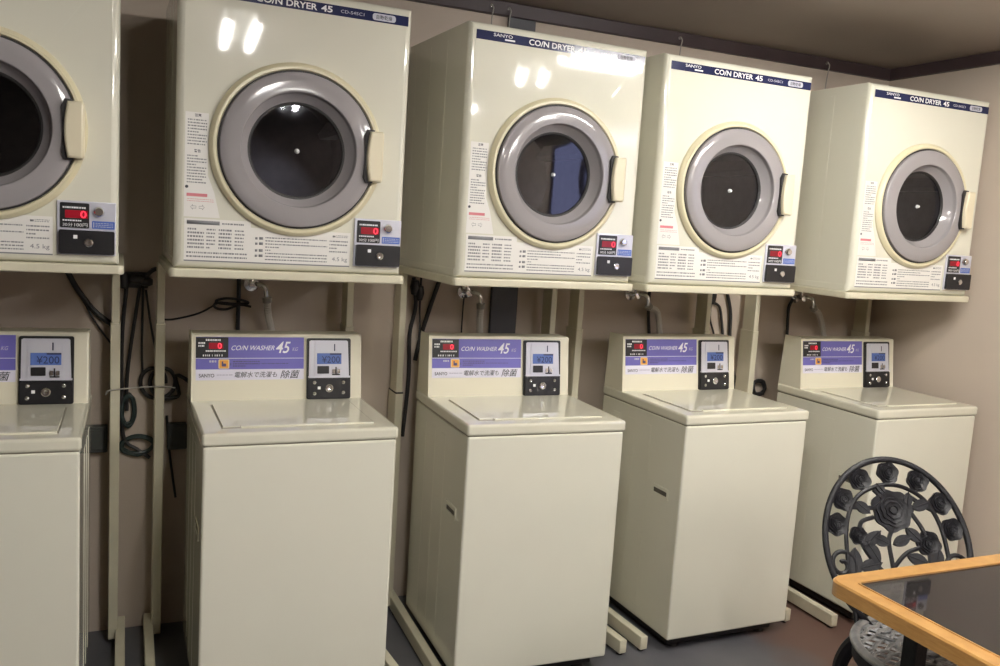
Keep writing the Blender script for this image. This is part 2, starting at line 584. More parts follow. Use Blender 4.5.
def make_dryer(label, loc, rz):
    t = thing('coin_dryer', label, 'clothes dryer', loc, rz, 'coin dryers above the washers')
    obj('cabinet', dryer_body(), cream, t)
    for s in (-1, 1):
        b = new()
        box(b, s * (DWH - 0.002), s * (DWH + 0.0012), 0.02, DDEP, 0.004, 0.024, 0.0005, 1)
        obj('side_rail', b, cream, t)
        for yy in (0.17, 0.31, 0.45):
            b = new()
            box(b, s * (DWH - 0.002), s * (DWH + 0.0005), yy, yy + 0.03, 0.04, DH - 0.03, 0.0004, 1)
            obj('side_rib', b, cream, t)
    b = new()
    lathe(b, [(0.205, 0.0), (0.226, 0.0), (0.2265, 0.006), (0.223, 0.012), (0.216, 0.017), (0.209, 0.017), (0.206, 0.012), (0.205, 0.0)], 96, FDC)
    obj('door_bezel', b, bezel_m, t)
    b = new(); lathe(b, [(0.2058, -0.01), (0.2058, 0.0135), (0.200, 0.0135), (0.200, -0.01)], 96, FDC, close=True)
    obj('door_gasket', b, rubber_m, t)
    b = new()
    lathe(b, [(0.2020, -0.004), (0.2020, 0.016), (0.2005, 0.0215), (0.1965, 0.0245), (0.176, 0.0260), (0.157, 0.0275), (0.1515, 0.0272), (0.1490, 0.0250),
              (0.1475, 0.0130), (0.1455, 0.0105), (0.141, 0.0060), (0.1285, -0.0150), (0.1250, -0.0170), (0.1240, -0.0280), (0.133, -0.0280), (0.152, -0.004)], 96, FDC, close=True)
    door = obj('door', b, grey_m, t)
    b = new()
    lathe(b, [(0, -0.0185), (0.04, -0.0187), (0.08, -0.0192), (0.11, -0.0198), (0.1248, -0.0200)], 64, FDC)
    gme = finish(b, 'door_glass', glass_m)
    if gme.polygons[0].normal.y > 0:
        gme.flip_normals()
    obj('door_glass', gme, glass_m, door)
    b = new(); lathe(b, [(0.1278, -0.0150), (0.1250, -0.0260), (0.1205, -0.0260), (0.1200, -0.0190), (0.1225, -0.0160)], 64, FDC, close=True)
    obj('glass_seal', b, rubber_m, door)
    b = new(); lathe(b, [(0, -0.008), (0.0035, -0.0085), (0.0055, -0.012), (0.0058, -0.017), (0.0070, -0.019), (0, -0.019)], 20, FDC)
    obj('center_rivet', b, white_ink, door)
    # drum seen through the glass
    b = new()
    lathe(b, [(0.195, -0.050), (0.20, -0.06), (0.20, -0.40), (0.19, -0.42), (0.05, -0.43), (0, -0.43)], 48, FDC)
    for k in range(3):
        a = 2 * math.pi * k / 3 + 0.5
        Mk = FDC @ Matrix.Rotation(a, 4, 'Z')
        prism(b, [(0.199, -0.03), (0.155, -0.008), (0.155, 0.008), (0.199, 0.03)], -0.40, -0.07, Mk)
    obj('drum', b, drum_m, t)
    # handle: dark block standing in for the recess shade, and ivory grip
    hx0, hx1 = 0.177, 0.223
    v0, v1 = DC[1] - 0.068, DC[1] + 0.068
    b = new()
    prism(b, [(hx0 - 0.004, v0 + 0.012), (hx0 + 0.004, v0 - 0.004), (hx0 + 0.022, v0 - 0.003), (hx0 + 0.022, v1 + 0.003), (hx0 + 0.004, v1 + 0.004),
              (hx0 - 0.004, v1 - 0.012), (hx0 - 0.001, DC[1])], 0.0, 0.034, FD)
    obj('handle_recess_shade', b, rubber_m, t)
    b = new()
    left = [(hx0 + 0.012 - 0.010 * math.cos(s), DC[1] + 0.066 * s / 1.3) for s in [1.3 - 2.6 * k / 10 for k in range(11)]]
    pts = [(hx1 - 0.004, v0), (hx1, v0 + 0.006), (hx1, v1 - 0.006), (hx1 - 0.004, v1)] + left
    prism(b, pts, 0.0, 0.048, FD)
    es = [e for e in b.edges if all(v.co.y < -0.047 for v in e.verts)]
    bmesh.ops.bevel(b, geom=es, offset=0.006, segments=3, affect='EDGES', profile=0.5)
    obj('door_handle', b, handle_m, t)
    # name strip
    b = new(); prism(b, rpoly(-0.281, 0.288, 0.683, 0.709, 0.0015, 2), 0.0, 0.0010, FD)
    strip = obj('name_strip', b, navy_m, t)
    b = new()
    add_text(b, 'SANYO', -0.228, -0.168, 0.6965, 0.7055, 0.0016, FD, 0.0, 0.006)
    obj('brand_lettering', b, white_ink, strip)
    b = new()
    quad(b, -0.192, -0.160, 0.6885, 0.6930, 0.0016, FD)
    obj('small_lettering', b, white_ink, strip)
    b = new()
    add_text(b, 'CO/N DRYER', -0.115, 0.040, 0.688, 0.7045, 0.0016, FD, 0.0, 0.02)
    add_text(b, '45', 0.050, 0.080, 0.688, 0.7045, 0.0016, FD, 0.0, 0.025)
    obj('name_lettering', b, white_ink, strip)
    b = new()
    add_text(b, 'CD-S45C1', 0.102, 0.165, 0.692, 0.700, 0.0016, FD)
    prism(b, rpoly(0.188, 0.252, 0.687, 0.705, 0.007), 0.001, 0.0016, FD)
    obj('badge', b, pale_ink, strip)
    b = new(); add_text(b, '自動乾燥', 0.198, 0.242, 0.690, 0.702, 0.0022, FD, 0, 0.01)
    obj('badge_lettering', b, dark_ink, strip)
    # column notice
    b = new()
    prism(b, [(-0.278, 0.132), (-0.19, 0.132), (-0.205, 0.196), (-0.222, 0.24), (-0.222, 0.395), (-0.278, 0.395)], 0.0, 0.0006, FD)
    note = obj('safety_notice', b, sheet_m, t)
    rs = random.Random(3)
    b = new()
    add_text(b, '注意', -0.256, -0.240, 0.384, 0.392, 0.0010, FD, 0, 0.02)
    add_text(b, '警告', -0.256, -0.240, 0.295, 0.303, 0.0010, FD, 0, 0.02)
    prism(b, [(-0.272 + 0.004 * math.cos(k), 0.208 + 0.004 * math.sin(k)) for k in [2 * math.pi * j / 12 for j in range(12)]], 0.0006, 0.0010, FD)
    add_text(b, '⇦ ⇨', -0.262, -0.228, 0.150, 0.164, 0.0010, FD)
    obj('heading_text', b, dark_ink, note)
    b = new()
    dashes(b, -0.272, -0.226, 0.312, 0.380, 9, 0.0010, FD, rs, 0.4, 0.003, 0.011)
    obj('notice_text', b, grey_ink, note)
    b = new()
    dashes(b, -0.272, -0.226, 0.216, 0.290, 10, 0.0010, FD, rs, 0.4, 0.003, 0.011)
    obj('notice_text', b, grey_ink, note)
    b = new()
    quad(b, -0.272, -0.222, 0.184, 0.192, 0.0010, FD)
    dashes(b, -0.270, -0.205, 0.170, 0.180, 2, 0.0010, FD, rs, 0.25, 0.004, 0.010)
    obj('notice_red_line', b, red_ink, note)
    # bottom notice
    b = new()
    prism(b, [(-0.276, 0.018), (0.153, 0.018), (0.153, 0.112), (-0.112, 0.112), (-0.112, 0.128), (-0.276, 0.128)], 0.0, 0.0006, FD)
    note = obj('usage_notice', b, sheet_m, t)
    b = new()
    quad(b, -0.276, 0.153, 0.0182, 0.0215, 0.0011, FD)
    quad(b, -0.270, -0.190, 0.1135, 0.1235, 0.0010, FD)
    for vv in (0.082, 0.068, 0.050, 0.036):
        quad(b, -0.100, -0.094, vv, vv + 0.006, 0.0010, FD)
        quad(b, -0.090, -0.080, vv, vv + 0.007, 0.0010, FD)
    quad(b, 0.104, 0.112, 0.098, 0.103, 0.0010, FD)
    obj('heading_text', b, mat('notice_bar', (0.22, 0.22, 0.23), 0.6), note)
    b = new()
    for (a, c, f) in ((-0.268, -0.228, 0.5), (-0.222, -0.200, 0.4), (-0.192, -0.160, 0.5), (-0.152, -0.128, 0.4)):
        dashes(b, a, c, 0.050, 0.106, 6, 0.0010, FD, rs, f, 0.003, 0.010)
    obj('notice_text', b, grey_ink, note)
    b = new()
    dashes(b, -0.270, -0.120, 0.026, 0.046, 2, 0.0010, FD, rs, 0.4, 0.003, 0.010)
    obj('notice_text', b, grey_ink, note)
    b = new()
    dashes(b, -0.184, -0.130, 0.114, 0.122, 1, 0.0010, FD, rs, 0.5, 0.004, 0.012)
    obj('notice_text', b, grey_ink, note)
    b = new()
    dashes(b, -0.074, 0.090, 0.026, 0.092, 8, 0.0010, FD, rs, 0.36, 0.003, 0.012)
    obj('notice_text', b, grey_ink, note)
    b = new()
    dashes(b, 0.114, 0.146, 0.097, 0.105, 2, 0.0010, FD, rs, 0.45, 0.003, 0.008)
    dashes(b, 0.096, 0.146, 0.054, 0.092, 4, 0.0010, FD, rs, 0.36, 0.003, 0.012)
    obj('notice_text', b, grey_ink, note)
    b = new()
    add_text(b, '4.5 kg', 0.104, 0.146, 0.030, 0.044, 0.0010, FD)
    obj('notice_text', b, grey_ink, note)
    # coin panel
    b = new(); box(b, 0.162, 0.2945, 0.022, 0.154, -0.001, 0.006, 0.002, 2, FD)
    p = obj('coin_panel', b, silver_m, t)
    b = new(); prism(b, rpoly(0.169, 0.234, 0.088, 0.149, 0.003), 0.0055, 0.0075, FD)
    obj('display', b, black_m, p)
    b = new(); quad(b, 0.180, 0.231, 0.112, 0.131, 0.0080, FD)
    obj('display_window', b, red_dim, p)
    b = new(); add_text(b, '0', 0.214, 0.228, 0.1125, 0.1305, 0.0086, FD, 0, 0.015)
    obj('display_digit', b, red_lit, p)
    b = new()
    dashes(b, 0.175, 0.226, 0.1345, 0.1405, 1, 0.0080, FD, rs, 0.7, 0.004, 0.010, 0.002)
    dashes(b, 0.175, 0.222, 0.1035, 0.1085, 1, 0.0080, FD, rs, 0.7, 0.004, 0.010, 0.002)
    add_text(b, '30分', 0.175, 0.197, 0.091, 0.100, 0.0080, FD)
    add_text(b, '100円', 0.201, 0.230, 0.091, 0.100, 0.0080, FD)
    obj('display_lettering', b, white_ink, p)
    b = new(); prism(b, rpoly(0.240, 0.2915, 0.088, 0.107, 0.002), 0.0058, 0.0068, FD)
    obj('blue_label', b, blue_m, p)
    b = new()
    dashes(b, 0.248, 0.288, 0.091, 0.104, 3, 0.0072, FD, rs, 0.35, 0.003, 0.010)
    quad(b, 0.243, 0.245, 0.091, 0.104, 0.0072, FD)
    obj('label_text', b, pale_ink, p)
    b = new(); lathe(b, [(0.0135, 0), (0.0135, 0.003), (0.0115, 0.010), (0.009, 0.013), (0, 0.0135)], 28, Matrix.Translation((0.256, -0.006, 0.130)) @ FD)
    obj('coin_knob', b, chrome, p)
    b = new(); prism(b, rpoly(0.167, 0.2915, 0.025, 0.083, 0.004), 0.0, 0.016, FD)
    obj('coin_box', b, black_m, p)
    b = new(); lathe(b, [(0.0105, 0), (0.0105, 0.003), (0.008, 0.005), (0.004, 0.0052), (0, 0.0035)], 24, Matrix.Translation((0.233, -0.016, 0.053)) @ FD)
    obj('lock', b, chrome, p)
    b = new(); prism(b, rpoly(0.199, 0.208, 0.062, 0.071, 0.001, 2), 0.015, 0.0168, FD)
    obj('price_mark', b, white_ink, p)
    return t


DZ = 1.2449
dryers = [(-0.3030, 2.4095, 0.0, 'cream coin dryer at the far left of the row, cut off by the photo edge'),
          (0.4300, 2.3971, 0.0100, 'largest looking cream coin dryer, twin tube lights mirrored above its door'),
          (1.2093, 2.4179, 0.0300, 'middle cream coin dryer, glare over the right end of its navy name strip'),
          (1.8756, 2.4208, 0.0135, 'cream coin dryer second from the right, directly right of the middle dryer'),
          (2.7150, 2.3968, 0.0014, 'cream coin dryer at the right end of the row, next to the right wall')]
d0 = make_dryer(dryers[0][3], (dryers[0][0], dryers[0][1], DZ), dryers[0][2])
for x, y, a, lab in dryers[1:]:
    r = dup(d0, (x, y, DZ), a, lab)
    r.scale = (1.01, 1.0, 1.01 if x > 2.5 else 1.0)

# ------------------------------------------------------------------ dryer stands
def rail(bm, p0, p1, wdt, z0, z1):
    d = (Vector((*p1, 0)) - Vector((*p0, 0)))
    L = d.length
    M = Matrix.Translation((p0[0], p0[1], 0)) @ Matrix.Rotation(math.atan2(d.y, d.x), 4, 'Z')
    box(bm, 0, L, -wdt / 2, wdt / 2, z0, z1, 0.003, 2, M)


STANDS = [  # dryer, post x (left, right), rail front points (left, right), joint heights
    (0, (-0.597, -0.009), ((-0.575, 2.38), (0.010, 2.38)), 1.03, 'cream steel dryer stand under the far left dryer, mostly out of frame'),
    (1, (0.119, 0.713), ((0.092, 2.38), (0.780, 2.40)), 1.03, 'cream steel dryer stand carrying the dryer with the twin tube reflection'),
    (2, (0.899, 1.480), ((0.903, 2.36), (1.558, 2.355)), 0.80, 'cream steel dryer stand around the middle washer'),
    (3, (1.594, 2.180), ((1.642, 2.358), (2.296, 2.395)), 1.03, 'cream steel dryer stand around the washer second from the right'),
    (4, (2.425, 3.042), ((2.438, 2.308), (3.05, 2.34)), 1.03, 'cream steel dryer stand around the washer by the right wall')]
for i, (lx, rx), rails, jz, lab in STANDS:
    X, Y, a, _ = dryers[i]
    t = thing('dryer_stand', lab, 'dryer stand', (X, Y, 0), a, 'steel stands under the dryers')
    inv = (Matrix.Translation((X, Y, 0)) @ Matrix.Rotation(a, 4, 'Z')).inverted()
    b = new()
    hw = 0.314
    pr = rpoly(-hw, hw, -0.010, 0.545, 0.014, 4)
    prism(b, pr, DZ - 0.024, DZ - 0.0005)
    bmesh.ops.bevel(b, geom=[e for e in b.edges if all(v.co.z > DZ - 0.01 for v in e.verts) or all(v.co.z < DZ - 0.02 for v in e.verts)],
                    offset=0.004, segments=2, affect='EDGES', profile=0.5)
    obj('tray', b, stand_m, t)
    for px, (fx, fy) in zip((lx, rx), rails):
        b = new(); box(b, px - 0.0115, px + 0.0115, 2.888, 2.962, jz - 0.02, DZ - 0.024, 0.002, 1, inv)
        post = obj('post', b, stand_m, t)
        b = new(); box(b, px - 0.014, px + 0.014, 2.884, 2.968, 0.02, jz, 0.002, 1, inv)
        obj('post_sleeve', b, stand_m, post)
        b = new(); box(b, px - 0.0142, px + 0.0142, 2.8825, 2.969, jz - 0.001, jz + 0.004, 0.001, 1, inv)
        obj('collar', b, rubber_m if i == 2 else stand_m, post)
        b = new()
        k = 0.022 if fx > px else -0.022
        rail(b, (px + k, 2.975), (fx, fy), 0.028, 0.009, 0.055)
        bmesh.ops.transform(b, matrix=inv, verts=b.verts)
        rl = obj('foot_rail', b, stand_m, t)
        b = new()
        dv = (Vector((px + k, 2.975)) - Vector((fx, fy))).normalized()
        for s in (0.02, 0.5):
            c = Vector((fx, fy)) + dv * s
            lathe(b, [(0.0, 0.0), (0.011, 0.0), (0.011, 0.0115), (0, 0.0115)], 14, inv @ Matrix.Translation((c.x, c.y, 0)))
        obj('rubber_foot', b, rubber_m, rl)

# ------------------------------------------------------------------ coin washers
LZ, WW, WDEP = 0.8276, 0.2625, 0.531
PT = Vector((0, 0.4285 - 0.4006, 1.0278 - LZ)); PL = PT.length; PT.normalize()
PN = Vector((1, 0, 0)).cross(PT)
FW = Matrix(((1, PT.x, PN.x, 0), (0, PT.y, PN.y, 0.4006), (0, PT.z, PN.z, LZ), (0, 0, 0, 1)))


def make_washer(label, loc, rz):
    t = thing('coin_washer', label, 'washing machine', loc, rz, 'coin washers below the dryers')
    hb = WW - 0.004
    b = new(); box(b, -hb, hb, 0.004, WDEP, 0.05, LZ - 0.036, 0.007, 3)
    for s in (-1, 1):
        for yy in (0.20, 0.30, 0.40):
            box(b, s * hb - 0.0006, s * hb + 0.0012, yy, yy + 0.045, 0.09, LZ - 0.08, 0.0006, 1)
    body = obj('body', b, cream, t)
    for s in (-1,):
        b = new()
        M = Matrix.Translation((s * hb, 0, 0)) @ Matrix(((0, 0, s, 0), (1, 0, 0, 0), (0, 1, 0, 0), (0, 0, 0, 1)))
        out = rpoly(0.066, 0.164, 0.516, 0.556, 0.006)
        inn = rpoly(0.076, 0.154, 0.528, 0.545, 0.004)
        va = [b.verts.new(M @ Vector((*p, 0.0))) for p in out]
        vb = [b.verts.new(M @ Vector((*p, 0.003))) for p in out]
        vc = [b.verts.new(M @ Vector((*p, 0.003))) for p in inn]
        vd = [b.verts.new(M @ Vector((*p, 0.0008))) for p in inn]
        n = len(out)
        for A, B in ((va, vb), (vb, vc), (vc, vd)):
            for k in range(n):
                b.faces.new((A[k], A[(k + 1) % n], B[(k + 1) % n], B[k]))
        obj('side_grip', b, cream, body)
        b = new()
        box(b, s * (hb + 0.0002), s * (hb + 0.0010), 0.077, 0.153, 0.529, 0.544)
        obj('grip_slot', b, slot_m, body)
    b = new(); box(b, -hb + 0.03, hb - 0.03, 0.045, WDEP - 0.02, 0.012, 0.055, 0.004, 1)
    base = obj('base', b, rubber_m, t)
    for sx in (-1, 1):
        for yy in (0.07, 0.47):
            b = new(); lathe(b, [(0, 0), (0.022, 0), (0.02, 0.014), (0, 0.014)], 16, Matrix.Translation((sx * 0.19, yy, 0)))
            obj('foot', b, rubber_m, t)
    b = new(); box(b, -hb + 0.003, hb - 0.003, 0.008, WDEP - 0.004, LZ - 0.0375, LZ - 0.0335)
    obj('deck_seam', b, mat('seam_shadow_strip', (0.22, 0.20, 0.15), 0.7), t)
    b = new(); box(b, -WW, WW, 0.0, WDEP, LZ - 0.034, LZ, 0.008, 3)
    obj('top_deck', b, cream_lid, t)
    b = new(); box(b, -0.2085, 0.2085, 0.052, 0.345, LZ - 0.004, LZ + 0.0006, 0.0003, 1)
    obj('lid_gap', b, mat('lid_gap_strip', (0.20, 0.18, 0.13), 0.5), t)
    b = new()
    box(b, -0.2045, 0.2050, 0.060, 0.343, LZ - 0.004, LZ + 0.0030, 0.0016, 2)
    box(b, -0.160, 0.2050, 0.052, 0.066, LZ - 0.003, LZ + 0.0048, 0.0022, 2)
    obj('lid', b, cream_lid, t)
    # control panel
    hp = 0.2587
    b = new()
    prof = [(0.4006, LZ - 0.002), (0.4285, 1.0278), (0.512, 1.0278), (0.5284, LZ - 0.002)]
    M = Matrix(((0, 0, 1, 0), (1, 0, 0, 0), (0, 1, 0, 0), (0, 0, 0, 1)))
    prism(b, prof, -hp, hp, M)
    bmesh.ops.bevel(b, geom=[e for e in b.edges if any(v.co.z > 1.0 for v in e.verts)], offset=0.005, segments=3, affect='EDGES', profile=0.5)
    pan = obj('control_panel', b, cream_panel, t)
    # printed front label
    rs = random.Random(5)
    b = new(); quad(b, -0.246, 0.074, 0.0945, 0.192, 0.0008, FW, 0.0008)
    lab = obj('purple_label', b, purple_m, t)
    b = new(); quad(b, -0.246, 0.074, 0.062, 0.0945, 0.0008, FW, 0.0008)
    obj('white_label', b, lilac_m, lab)
    b = new(); quad(b, -0.246, -0.153, 0.1295, 0.191, 0.0014, FW)
    obj('display', b, black_m, lab)
    b = new(); quad(b, -0.209, -0.168, 0.156, 0.1745, 0.0018, FW)
    obj('display_window', b, red_dim, lab)
    b = new(); add_text(b, '0', -0.184, -0.172, 0.1565, 0.174, 0.0024, FW, 0, 0.015)
    obj('display_digit', b, red_lit, lab)
    b = new()
    dashes(b, -0.218, -0.158, 0.179, 0.187, 1, 0.0020, FW, rs, 0.7, 0.004, 0.009, 0.002)
    dashes(b, -0.218, -0.158, 0.147, 0.153, 1, 0.0020, FW, rs, 0.7, 0.004, 0.009, 0.002)
    dashes(b, -0.239, -0.219, 0.161, 0.178, 2, 0.0020, FW, rs, 0.6, 0.004, 0.008, 0.003)
    dashes(b, -0.226, -0.166, 0.133, 0.140, 1, 0.0020, FW, rs, 0.8, 0.003, 0.006, 0.008)
    quad(b, -0.246, 0.074, 0.1270, 0.1285, 0.0016, FW)
    add_text(b, 'CO/N WASHER', -0.144, -0.016, 0.152, 0.1665, 0.0016, FW, 0.35, 0.006)
    add_text(b, '45', -0.012, 0.033, 0.143, 0.179, 0.0016, FW, 0.3, 0.012)
    obj('label_lettering', b, white_ink, lab)
    b = new()
    add_text(b, 'KG', 0.038, 0.056, 0.150, 0.161, 0.0016, FW, 0.3)
    dashes(b, -0.207, -0.186, 0.114, 0.123, 1, 0.0016, FW, rs, 0.7, 0.004, 0.008)
    obj('weight_lettering', b, pale_ink, lab)
    b = new(); prism(b, rpoly(-0.181, -0.150, 0.0965, 0.1245, 0.003), 0.0008, 0.0018, FW)
    ic = obj('hand_icon', b, cream_ink, lab)
    b = new(); prism(b, rpoly(-0.178, -0.153, 0.099, 0.122, 0.002), 0.0018, 0.0023, FW)
    obj('icon_field', b, orange_m, lab)
    b = new()
    prism(b, rpoly(-0.172, -0.159, 0.103, 0.112, 0.002), 0.0023, 0.0028, FW)
    prism(b, rpoly(-0.172, -0.1675, 0.110, 0.1185, 0.001, 2), 0.0023, 0.0028, FW)
    dashes(b, -0.139, -0.060, 0.101, 0.121, 3, 0.0016, FW, rs, 0.5, 0.004, 0.012)
    dashes(b, -0.055, 0.030, 0.108, 0.114, 1, 0.0016, FW, rs, 0.35, 0.006, 0.02)
    quad(b, -0.147, -0.1445, 0.106, 0.113, 0.0016, FW)
    dashes(b, -0.186, -0.140, 0.0755, 0.0795, 1, 0.0016, FW, rs, 0.3, 0.01, 0.02)
    obj('label_text', b, mat('purple_grey_print', (0.085, 0.07, 0.17), 0.5), lab)
    b = new()
    add_text(b, 'SANYO', -0.237, -0.193, 0.0705, 0.0815, 0.0016, FW, 0.0, 0.012)
    obj('brand_lettering', b, dark_ink, lab)
    b = new()
    add_text(b, '電解水で洗濯も', -0.134, -0.008, 0.069, 0.087, 0.0016, FW, 0.25, 0.004)
    add_text(b, '除菌', 0.002, 0.062, 0.0655, 0.0905, 0.0016, FW, 0.25, 0.008)
    obj('slogan_lettering', b, dark_ink, lab)
    # coin unit
    b = new()
    prism(b, rpoly(0.0825, 0.2205, -0.001, 0.190, 0.006), -0.002, 0.010, FW)
    unit = obj('coin_unit', b, black_m, t)
    b = new()
    o_ = [(0.0890, 0.180), (0.094, 0.183), (0.206, 0.183), (0.2105, 0.180), (0.2145, 0.072), (0.211, 0.067), (0.0905, 0.067), (0.088, 0.072)]
    prism(b, o_, 0.010, 0.0135, FW)
    prism(b, [(0.106, 0.181), (0.192, 0.181), (0.196, 0.071), (0.104, 0.071)], 0.0135, 0.0165, FW)
    prism(b, [(0.086, 0.066), (0.217, 0.066), (0.217, 0.0715), (0.086, 0.0715)], 0.010, 0.019, FW)
    obj('silver_plate', b, silver_m, unit)
    b = new(); quad(b, 0.112, 0.189, 0.109, 0.143, 0.0178, FW, 0.0012)
    obj('price_display', b, lcd_m, unit)
    b = new(); add_text(b, '¥200', 0.127, 0.184, 0.113, 0.134, 0.0182, FW, 0, 0.0)
    quad(b, 0.152, 0.189, 0.138, 0.143, 0.0182, FW)
    quad(b, 0.1655, 0.1690, 0.150, 0.172, 0.0170, FW)
    obj('display_lettering', b, lcd_ink, unit)
    b = new(); prism(b, rpoly(0.113, 0.150, 0.079, 0.103, 0.002), 0.0160, 0.0185, FW)
    quad(b, 0.160, 0.185, 0.074, 0.078, 0.0180, FW)
    quad(b, 0.170, 0.174, 0.078, 0.100, 0.0180, FW)
    obj('coin_return', b, black_m, unit)
    b = new()
    for sx in (0.160, 0.176):
        prism(b, rpoly(sx, sx + 0.009, 0.080, 0.093, 0.002), 0.0165, 0.021, FW)
    obj('return_chute', b, chrome, unit)
    b = new(); prism(b, rpoly(0.0855, 0.2175, 0.002, 0.0635, 0.005), 0.010, 0.016, FW)
    obj('cash_box', b, black_m, unit)
    b = new(); lathe(b, [(0.0125, 0), (0.0125, 0.003), (0.010, 0.005), (0.004, 0.0052), (0.0, 0.003)], 26, FW @ Matrix.Translation((0.151, 0.033, 0.016)))
    obj('lock', b, chrome, unit)
    for (u, v) in ((0.105, 0.051), (0.105, 0.017), (0.196, 0.051), (0.196, 0.019)):
        b = new(); lathe(b, [(0.0058, 0), (0.0055, 0.002), (0.003, 0.0042), (0, 0.0048)], 16, FW @ Matrix.Translation((u, v, 0.016)))
        obj('screw', b, chrome, unit)
    b = new(); prism(b, rpoly(0.115, 0.124, 0.030, 0.039, 0.001, 2), 0.0155, 0.0168, FW)
    obj('price_mark', b, white_ink, unit)
    return t


washers = [(-0.3430, 2.3113, -0.018, 'cream coin washer at the far left, cut off by the photo edge'),
           (0.4595, 2.2996, 0.0062, 'cream coin washer second from the left, under the largest looking dryer'),
           (1.1875, 2.2866, -0.0236, 'middle cream coin washer, in front of the dark grey wall strip'),
           (1.9625, 2.3186, 0.0197, 'cream coin washer second from the right, left of the one behind the chair'),
           (2.7795, 2.2967, 0.0151, 'cream coin washer at the right end, behind the black rose chair')]
w0 = make_washer(washers[0][3], (washers[0][0], washers[0][1], 0), washers[0][2])
for x, y, a, lab in washers[1:]:
    dup(w0, (x, y, 0), a, lab)

# ------------------------------------------------------------------ table
TZ = 0.685
TX0, TX1, TY0, TY1 = 1.436, 2.65, 0.60, 1.398
t = thing('low_table', 'wooden edged table with dark glossy top in the right corner', 'table', ((TX0 + TX1) / 2, (TY0 + TY1) / 2, 0))
inv = Matrix.Translation(t.location).inverted()


def cut_rect(x0, x1, y0, y1, c):
    out = []
    for (cx, cy, a0) in ((x1 - c, y1 - c, 0), (x0 + c, y1 - c, 90), (x0 + c, y0 + c, 180), (x1 - c, y0 + c, 270)):
        for k in range(7):
            a = R(a0 + 15 * k)
            out.append((cx + c * math.cos(a), cy + c * math.sin(a)))
    return out


b = new()
o_ = cut_rect(TX0, TX1, TY0, TY1, 0.036)
i_ = cut_rect(TX0 + 0.043, TX1 - 0.043, TY0 + 0.048, TY1 - 0.050, 0.012)
i2 = cut_rect(TX0 + 0.039, TX1 - 0.039, TY0 + 0.044, TY1 - 0.046, 0.014)
loops = []
for pts, z in ((i_, TZ - 0.034), (o_, TZ - 0.034), (o_, TZ - 0.004), ([(px + (0.0035 if px < 2 else -0.0035), py + (0.0035 if py < 1 else -0.0035)) for px, py in o_], TZ), (i2, TZ), (i2, TZ + 0.0022), (i_, TZ + 0.0018), (i_, TZ - 0.034)):
    loops.append([b.verts.new((px, py, z)) for px, py in pts])
n = len(o_)
for A, B in zip(loops, loops[1:]):
    for k in range(n):
        b.faces.new((A[k], A[(k + 1) % n], B[(k + 1) % n], B[k]))
bmesh.ops.transform(b, matrix=inv, verts=b.verts)
obj('wood_frame', b, wood_m, t)
b = new()
prism(b, [(px, py) for px, py in cut_rect(TX0 + 0.0425, TX1 - 0.0425, TY0 + 0.0475, TY1 - 0.0495, 0.012)], TZ - 0.03, TZ - 0.002, inv)
obj('table_top', b, table_dark, t)
for lx in (1.566, TX1 - 0.13):
    for ly in (TY0 + 0.13, 1.258):
        b = new(); box(b, lx - 0.018, lx + 0.018, ly - 0.018, ly + 0.018, 0.006, TZ - 0.03, 0.003, 2, inv)
        lathe(b, [(0, 0), (0.026, 0), (0.026, 0.008), (0, 0.012)], 16, inv @ Matrix.Translation((lx, ly, 0)))
        obj('leg', b, iron_m, t)

# ------------------------------------------------------------------ cast metal chair
SC = Vector((1.855, 1.405, 0))
yaw, rec = 0.328, 0.486
f = Vector((-math.sin(yaw), -math.cos(yaw), 0))
rt = Vector((math.cos(yaw), -math.sin(yaw), 0))
up = Vector((0, 0, 1)) * math.cos(rec) - f * math.sin(rec)
nb = rt.cross(up)            # front of the backrest
BC = Vector((1.94, 1.65, 0.614)) - SC
FB = Matrix(((rt.x, up.x, nb.x, BC.x), (rt.y, up.y, nb.y, BC.y), (rt.z, up.z, nb.z, BC.z), (0, 0, 0, 1)))
chair = thing('garden_chair', 'black cast metal garden chair with a rose patterned oval back', 'chair', SC)

A_, B_ = 0.203, 0.237


def rose(bm, u, v, r, M, seed=0, lobes=6):
    rs = random.Random(seed)
    for k, (s, h) in enumerate(((1.0, 0.004), (0.80, 0.0058), (0.60, 0.0074), (0.40, 0.009), (0.2, 0.0105))):
        ph = rs.uniform(0, 6.28)
        outer = []
        inner = []
        nn = 42
        for j in range(nn):
            a = 2 * math.pi * j / nn
            m = 1 + 0.055 * math.cos(lobes * a + ph) + 0.03 * math.cos(3 * a + ph * 2)
            outer.append(bm.verts.new((u + r * s * m * math.cos(a), v + r * s * m * math.sin(a), h)))
            inner.append(bm.verts.new((u + r * s * 0.80 * math.cos(a), v + r * s * 0.80 * math.sin(a), h - 0.0022)))
        base = [bm.verts.new((w_.co.x, w_.co.y, -0.004)) for w_ in outer]
        for j in range(nn):
            j2 = (j + 1) % nn
            bm.faces.new((outer[j], outer[j2], inner[j2], inner[j]))
            bm.faces.new((base[j], base[j2], outer[j2], outer[j]))
        bm.faces.new(inner)
        bm.faces.new(base)
        xf(bm, outer + inner + base, M)


def leaf(bm, u, v, L, wdt, ang, M):
    pts = []
    for k in range(9):
        s = k / 8
        pts.append((L * (s - 0.5), wdt * math.sin(math.pi * s) ** 0.8))
    for k in range(7, 0, -1):
        s = k / 8
        pts.append((L * (s - 0.5), -wdt * math.sin(math.pi * s) ** 0.8))
    prism(bm, pts, -0.004, 0.005, M @ Matrix.Translation((u, v, 0)) @ Matrix.Rotation(R(ang), 4, 'Z'))
    tube(bm, [(-L / 2, 0, 0.005), (L / 2, 0, 0.005)], 0.0018, 6, M=M @ Matrix.Translation((u, v, 0)) @ Matrix.Rotation(R(ang), 4, 'Z'))


